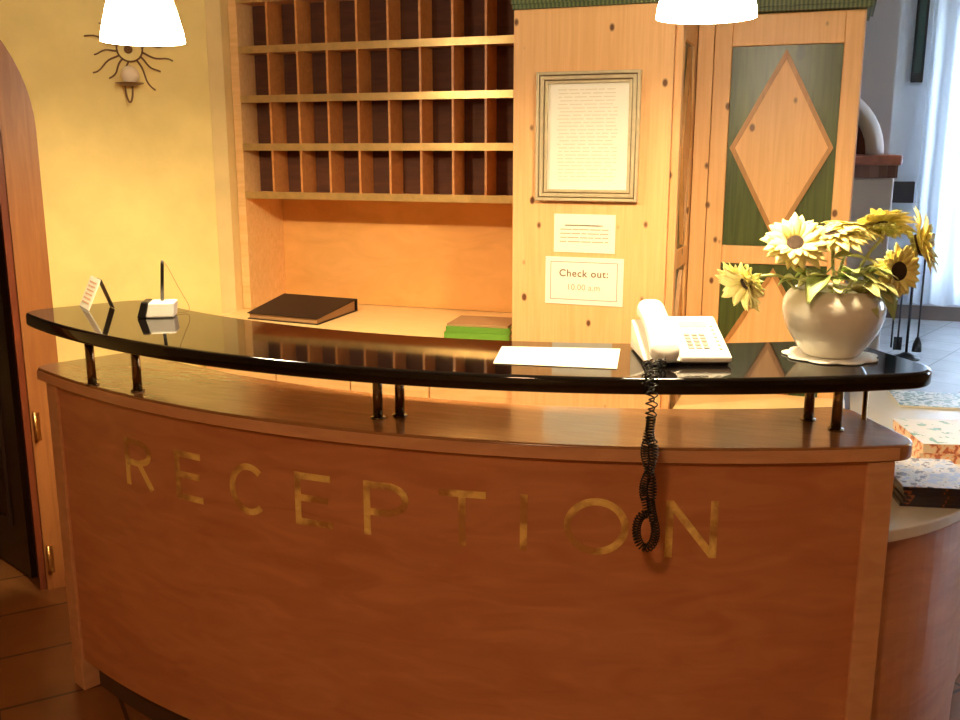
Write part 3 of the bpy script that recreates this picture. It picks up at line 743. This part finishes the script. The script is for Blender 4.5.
sunflower(FP(.030,.02,1.392),FD(.1,-.02,1),.062,.016,'sunflower facing upward in the middle of the bunch, behind and right',FP(.02,.02,1.32),M['petalw'],[(FP(-.02,-.03,1.335),FD(.9,-.3,.25),.10,.06,.4,'leafp')]+leaves(13,5,250,330),seed=3,cup=.15)
sunflower(FP(.088,.0,1.398),FD(.10,.55,.9),.060,.018,'sunflower at the top right seen from below with green sepals',FP(.06,.01,1.33),M['petal'],leaves(14,4,-60,20),seed=4,cup=.35)
sunflower(FP(.106,-.05,1.308),FD(.30,-.93,.10),.054,.023,'sunflower with large near-black centre facing forward on the right side',FP(.07,-.01,1.285),M['petal'],
  [(FP(.074,-.05,1.272),FD(.25,-.9,.05),.06,.055,1.0,'leaf')]+leaves(15,3,-60,0),seed=5,cup=.45)
sunflower(FP(.166,.0,1.358),FD(.85,-.42,.30),.068,.020,'sunflower turned away to the right at the far right edge of the bunch',FP(.13,.01,1.31),M['petal'],leaves(16,2,-30,30),seed=6,cup=.75)
sunflower(FP(-.192,-.02,1.280),FD(-.80,-.35,-.45),.062,.016,'pale drooping sunflower hanging out over the left side of the vase',FP(-.10,-.01,1.295),M['petalw'],leaves(17,4,160,215),seed=7,cup=.8)

# tent card
tn=thing('card_stand',(-1.93,2.15,ZT),'small white printed card leaning on a dark support at the left end of the bar','card')
A=Vector((-1.985,2.150,ZT)); B=Vector((-1.895,2.085,ZT)); up=Vector((.022,.030,.082))
def quad(mb,a,b,c,d,th):
    n=(b-a).cross(d-a).normalized()*th; mb.add([a,b,c,d,a+n,b+n,c+n,d+n],[(3,2,1,0),(4,5,6,7),(0,1,5,4),(1,2,6,5),(2,3,7,6),(3,0,4,7)]); return mb
quad(MB(),A,B,B+up,A+up,.0015).build('card',M['paper'],tn)
mb=MB(); e1=(B-A); n_=e1.cross(up).normalized()*.0017
for i in range(6):
    s0=A+up*(.16+.13*i)+e1*.12+n_; quad(mb,s0,s0+e1*.7,s0+e1*.7+up*.05,s0+up*.05,.0005)
mb.build('print',M['printpink'],tn)
C1=B+up; C0=A+up
foot=Vector((.018,.022,-.081))
quad(MB(),C1,C1+foot,C1+foot-e1*.45,C1-e1*.45,.002).build('support',M['blackp'],tn)
# pen stand
pn=thing('pen_stand',(-1.66,2.08,ZT),'white and black pen stand with upright black pen near left end of bar','pen')
TPn=Matrix.Translation((-1.655,2.08,ZT))@Matrix.Rotation(R(28),4,'Z')
def tap(mb,x0,x1,xt0,xt1,y0,y1,z1):
    vs=[(x0,y0,0),(x1,y0,0),(x1,y1,0),(x0,y1,0),(xt0,y0,z1),(xt1,y0,z1),(xt1,y1,z1),(xt0,y1,z1)]
    mb.add([TPn@Vector(v) for v in vs],[(0,3,2,1),(4,5,6,7),(0,1,5,4),(1,2,6,5),(2,3,7,6),(3,0,4,7)]); return mb
tap(MB(),-.035,.038,-.024,.042,-.03,.03,.041).build('base',M['white'],pn,bevel=.005,seg=3)
tap(MB(),-.055,-.0352,-.042,-.0242,-.032,.032,.043).build('base_end',M['blackp'],pn,bevel=.003)
pb=TPn@Vector((.006,0,.040)); pt=pb+Vector((.006,.004,.108))
MB().tube([pb,pb.lerp(pt,.9),pt],lambda t:.0045 if t<.9 else .003,12).build('pen',M['blackp'],pn)
mb=MB(); e0=TPn@Vector((.075,.055,.001)); mb.tube(smooth([pt,pt+Vector((.01,.006,-.015)),pt.lerp(e0,.5)+Vector((.004,.0,-.008)),e0,TPn@Vector((.03,.032,.003))],3),.0006,5); mb.build('tether',M['iron'],pn)

# ------------------------------------------------------------------ low side counter with magazines
sd=thing('side_counter',(.2,2.8,0),'low rounded cream-topped counter joined to the right end of the desk, magazines on it','counter')
arcp=[]
cx_,cy_,rr_=-.29,2.67,.70
for a in range(-58,1,3):
    arcp.append((cx_+rr_*math.cos(R(a)),cy_+rr_*math.sin(R(a))))
outl=arcp+[(.47,2.95),(.56,3.2),(.60,3.50),(.09,3.50),(.09,2.42),(.03,2.40)]
def inset(pl,d):
    c=(.22,2.8); return [(x+(c[0]-x)*d,y+(c[1]-y)*d) for x,y in pl]
MB().prism(outl,.722,.75).build('top',M['work'] if False else plain('cream_laminate',(.72,.68,.58),.28,coat=.3),sd,bevel=.004)
MB().prism([(x-.02,y+.02) for x,y in arcp]+[(.44,2.95),(.53,3.2),(.56,3.46),(.11,3.46),(.11,2.45)],.0,.7215).build('body',M['desk'],sd)
lc=thing('low_cabinet',(-.17,2.85,0),'low cream-topped cabinet in front of the painted pine cupboard, glimpsed under the bar','cabinet')
MB().box((-.412,2.60,.775),(.07,3.086,.80)).build('top',M['work'],lc,bevel=.003)
MB().box((-.40,2.63,0),(.06,3.08,.7745)).build('body',M['pinelow'],lc)
def mag(cx,cy,z,w,d,h,ang,cm,label,pm=None,group='magazines on the low side counter'):
    t=thing('magazine',(cx,cy,z),label,'magazine',group)
    T=Matrix.Translation((cx,cy,z))@Matrix.Rotation(R(ang),4,'Z')
    MB().box((-w/2,-d/2,h-.0012),(w/2,d/2,h),T).build('cover',cm,t)
    MB().box((-w/2+.001,-d/2+.001,0),(w/2-.001,d/2-.001,h-.0013),T).build('pages',pm or M['paper'],t)
z=.7505
for i in range(5):
    mag(.252+.004*((i*7)%3-1),2.425,z,.17,.22,.0095,14+((i*5)%4-2),M['magtext'] if i==4 else M['magdark'],
        ['dark-edged brochure at the bottom of the front stack on the low side counter','dark-edged brochure second from the bottom of the front stack','dark-edged brochure in the middle of the front stack','dark-edged brochure second from the top of the front stack','brochure with dark blotchy lettering topmost of the front stack'][i],M['magdark']); z+=.0098
z=.7505
for i in range(2):
    mag(.335,2.80+.004*i,z,.22,.24,.026,12+i*3,M['maggreen'] if i==1 else M['magorange'],['thick orange catalogue at the bottom of the middle stack','thick orange catalogue with pale green cover topmost of the middle stack'][i],M['magorange']); z+=.0265
MB_=mag(.345,3.37,.7505,.24,.20,.006,8,M['magblue'],'single pale blue magazine lying flat at the back of the low side counter')

# ------------------------------------------------------------------ far room
st=thing('tiled_stove',(-.15,6.1,0),'white masonry stove with red tiled shelf and white arched top','stove')
MB().box((-.55,6.0,0),(.300,6.615,1.395)).build('body',M['stovew'],st,bevel=.01)
MB().box((-.56,5.985,1.396),(.314,6.615,1.465)).build('mosaic_band',M['mosaic'],st)
MB().box((-.60,5.95,1.466),(.332,6.615,1.522)).build('tiled_shelf',M['tcap'],st,bevel=.012,seg=3)
mb=MB(); pts=[(-.17+.36*math.cos(R(a)),6.15,1.523+.36*math.sin(R(a))) for a in range(0,181,8)]
mb.tube(pts,.05,12); mb.build('arch',plain('white_arch',(.7,.7,.7),.5),st)
MB().prism([(-.17+.33*math.cos(R(a)),1.523+.33*math.sin(R(a))) for a in range(0,181,8)],6.16,6.6,None,'y').build('oven_front',plain('brick_red',(.16,.05,.04),.7),st)
cu=MB(); n=220; X0c,X1c=.68,3.75; vs=[]
for i in range(n+1):
    u=i/n; x=X0c+(X1c-X0c)*u
    for z,amp in ((.17,.055),(1.0,.05),(2.0,.04),(2.9,.03)):
        vs.append((x,9.62+amp*math.sin(u*115+.6*math.sin(u*31))+.015*math.sin(u*47+z),z))
cu.add(vs,[(i*4+k,i*4+4+k,i*4+5+k,i*4+k+1) for i in range(n) for k in range(3)],True)
o=cu.build('curtain',M['curt'],fixn=False); single(o,'long pleated sheer white curtain backlit by the far window','curtain')
pf=thing('wall_picture',(.60,9.79,2.13),'narrow dark framed picture on the far wall left of the curtain','picture')
MB().box((.55,9.755,2.14),(.65,9.797,2.95)).build('frame',M['blackiron'],pf,bevel=.004)
MB().box((.572,9.751,2.22),(.628,9.7549,2.90)).build('picture',plain('dark_green_print',(.05,.09,.08),.1),pf)
single(MB().box((.45,9.66,1.08),(.66,9.797,1.27)).build('wall_shelf',plain('dark_walnut',(.03,.025,.025),.4),bevel=.004),'dark wooden box shelf on the far wall beside the curtain','shelf')
ft=thing('fire_tool_stand',(.585,7.85,0),'black iron fireplace tool stand on the grey floor behind the flowers','fire tools')
bx,by=.585,7.85
MB().lathe([(.10,0),(.10,.012),(.05,.03),(.02,.05)],(bx,by,0),24).build('base',M['blackiron'],ft)
mb=MB(); mb.tube([(bx,by,.03),(bx,by,.86)],.010,8); mb.tube([(bx+.035*math.cos(R(a)),by,.90+.035*math.sin(R(a))) for a in range(-90,271,20)],.007,8); mb.build('pole',M['blackiron'],ft)
MB().tube([(bx-.11,by,.74),(bx-.11,by,.78),(bx+.0,by,.80),(bx+.07,by,.78),(bx+.07,by,.74)],.007,8).build('hook_bar',M['blackiron'],ft)
for dx,dy,nm in ((-.11,0,'poker'),(-.065,.02,'shovel'),(.07,.0,'brush')):
    mb=MB(); mb.tube([(bx+dx,by+dy,.08),(bx+dx,by+dy,.76)],.007,8)
    if nm=='shovel': mb.box((bx+dx-.03,by+dy-.005,.06),(bx+dx+.03,by+dy+.005,.16))
    if nm=='brush': mb.lathe([(.035,0),(.03,.06),(.012,.11)],(bx+dx,by+dy,.06),14)
    mb.build(nm,M['blackiron'],ft)

# ------------------------------------------------------------------ far window daylight, added lobby lamp and side fill
def added_ceiling_lamp(x,y,e,col,label):  # unseen lamp added behind the camera to brighten the desk front
    t=thing('added_ceiling_lamp',(x,y,CH),label,'lamp')
    MB().lathe([(.16,-.03),(.16,-.0)],(x,y,CH),32).build('base',M['white'],t)
    MB().lathe([(.001,-.11),(.08,-.10),(.13,-.07),(.15,-.031)],(x,y,CH),32,False).build('diffuser',plain('added_lamp_diff',(.9,.85,.7),.5,emit=col,es=1.5),t)
    l=bpy.data.lights.new('added_lamp_fill','AREA'); l.shape='DISK'; l.size=.3; l.energy=e; l.color=col
    o=bpy.data.objects.new('added_lamp_fill',l); COL.objects.link(o); o.parent=t; o.location=(0,0,-.13)
added_ceiling_lamp(-.4,-.8,42,(1,.60,.30),'added round ceiling lamp, unseen behind the camera, brightening the desk front')
# daylight through the far window
l=bpy.data.lights.new('window_daylight','AREA'); l.shape='RECTANGLE'; l.size=2.5; l.size_y=2.3; l.energy=650; l.color=(.72,.86,1)
o=bpy.data.objects.new('window_daylight',l); COL.objects.link(o); o.location=(2.3,10.15,1.55); o.rotation_euler=(R(-90),0,0)
l=bpy.data.lights.new('added_side_fill','AREA'); l.shape='RECTANGLE'; l.size=3.0; l.size_y=1.7; l.energy=260; l.color=(.72,.84,1)  # added fill outside the made-up side window, brightens the grey far walls
o=bpy.data.objects.new('added_side_fill',l); COL.objects.link(o); o.location=(4.8,6.2,1.7); o.rotation_euler=(0,R(90),0)
wd=bpy.data.worlds.new('world'); S.world=wd; wd.use_nodes=True
bg=wd.node_tree.nodes['Background']; bg.inputs[0].default_value=(.65,.80,1,1); bg.inputs[1].default_value=1.2
S.view_settings.view_transform='Standard'; S.view_settings.look='None'; S.view_settings.gamma=1; S.view_settings.use_curve_mapping=False
S.view_settings.exposure=.08
for o in bpy.data.objects:
    for k in ('_o','_w'):
        if k in o.keys(): del o[k]
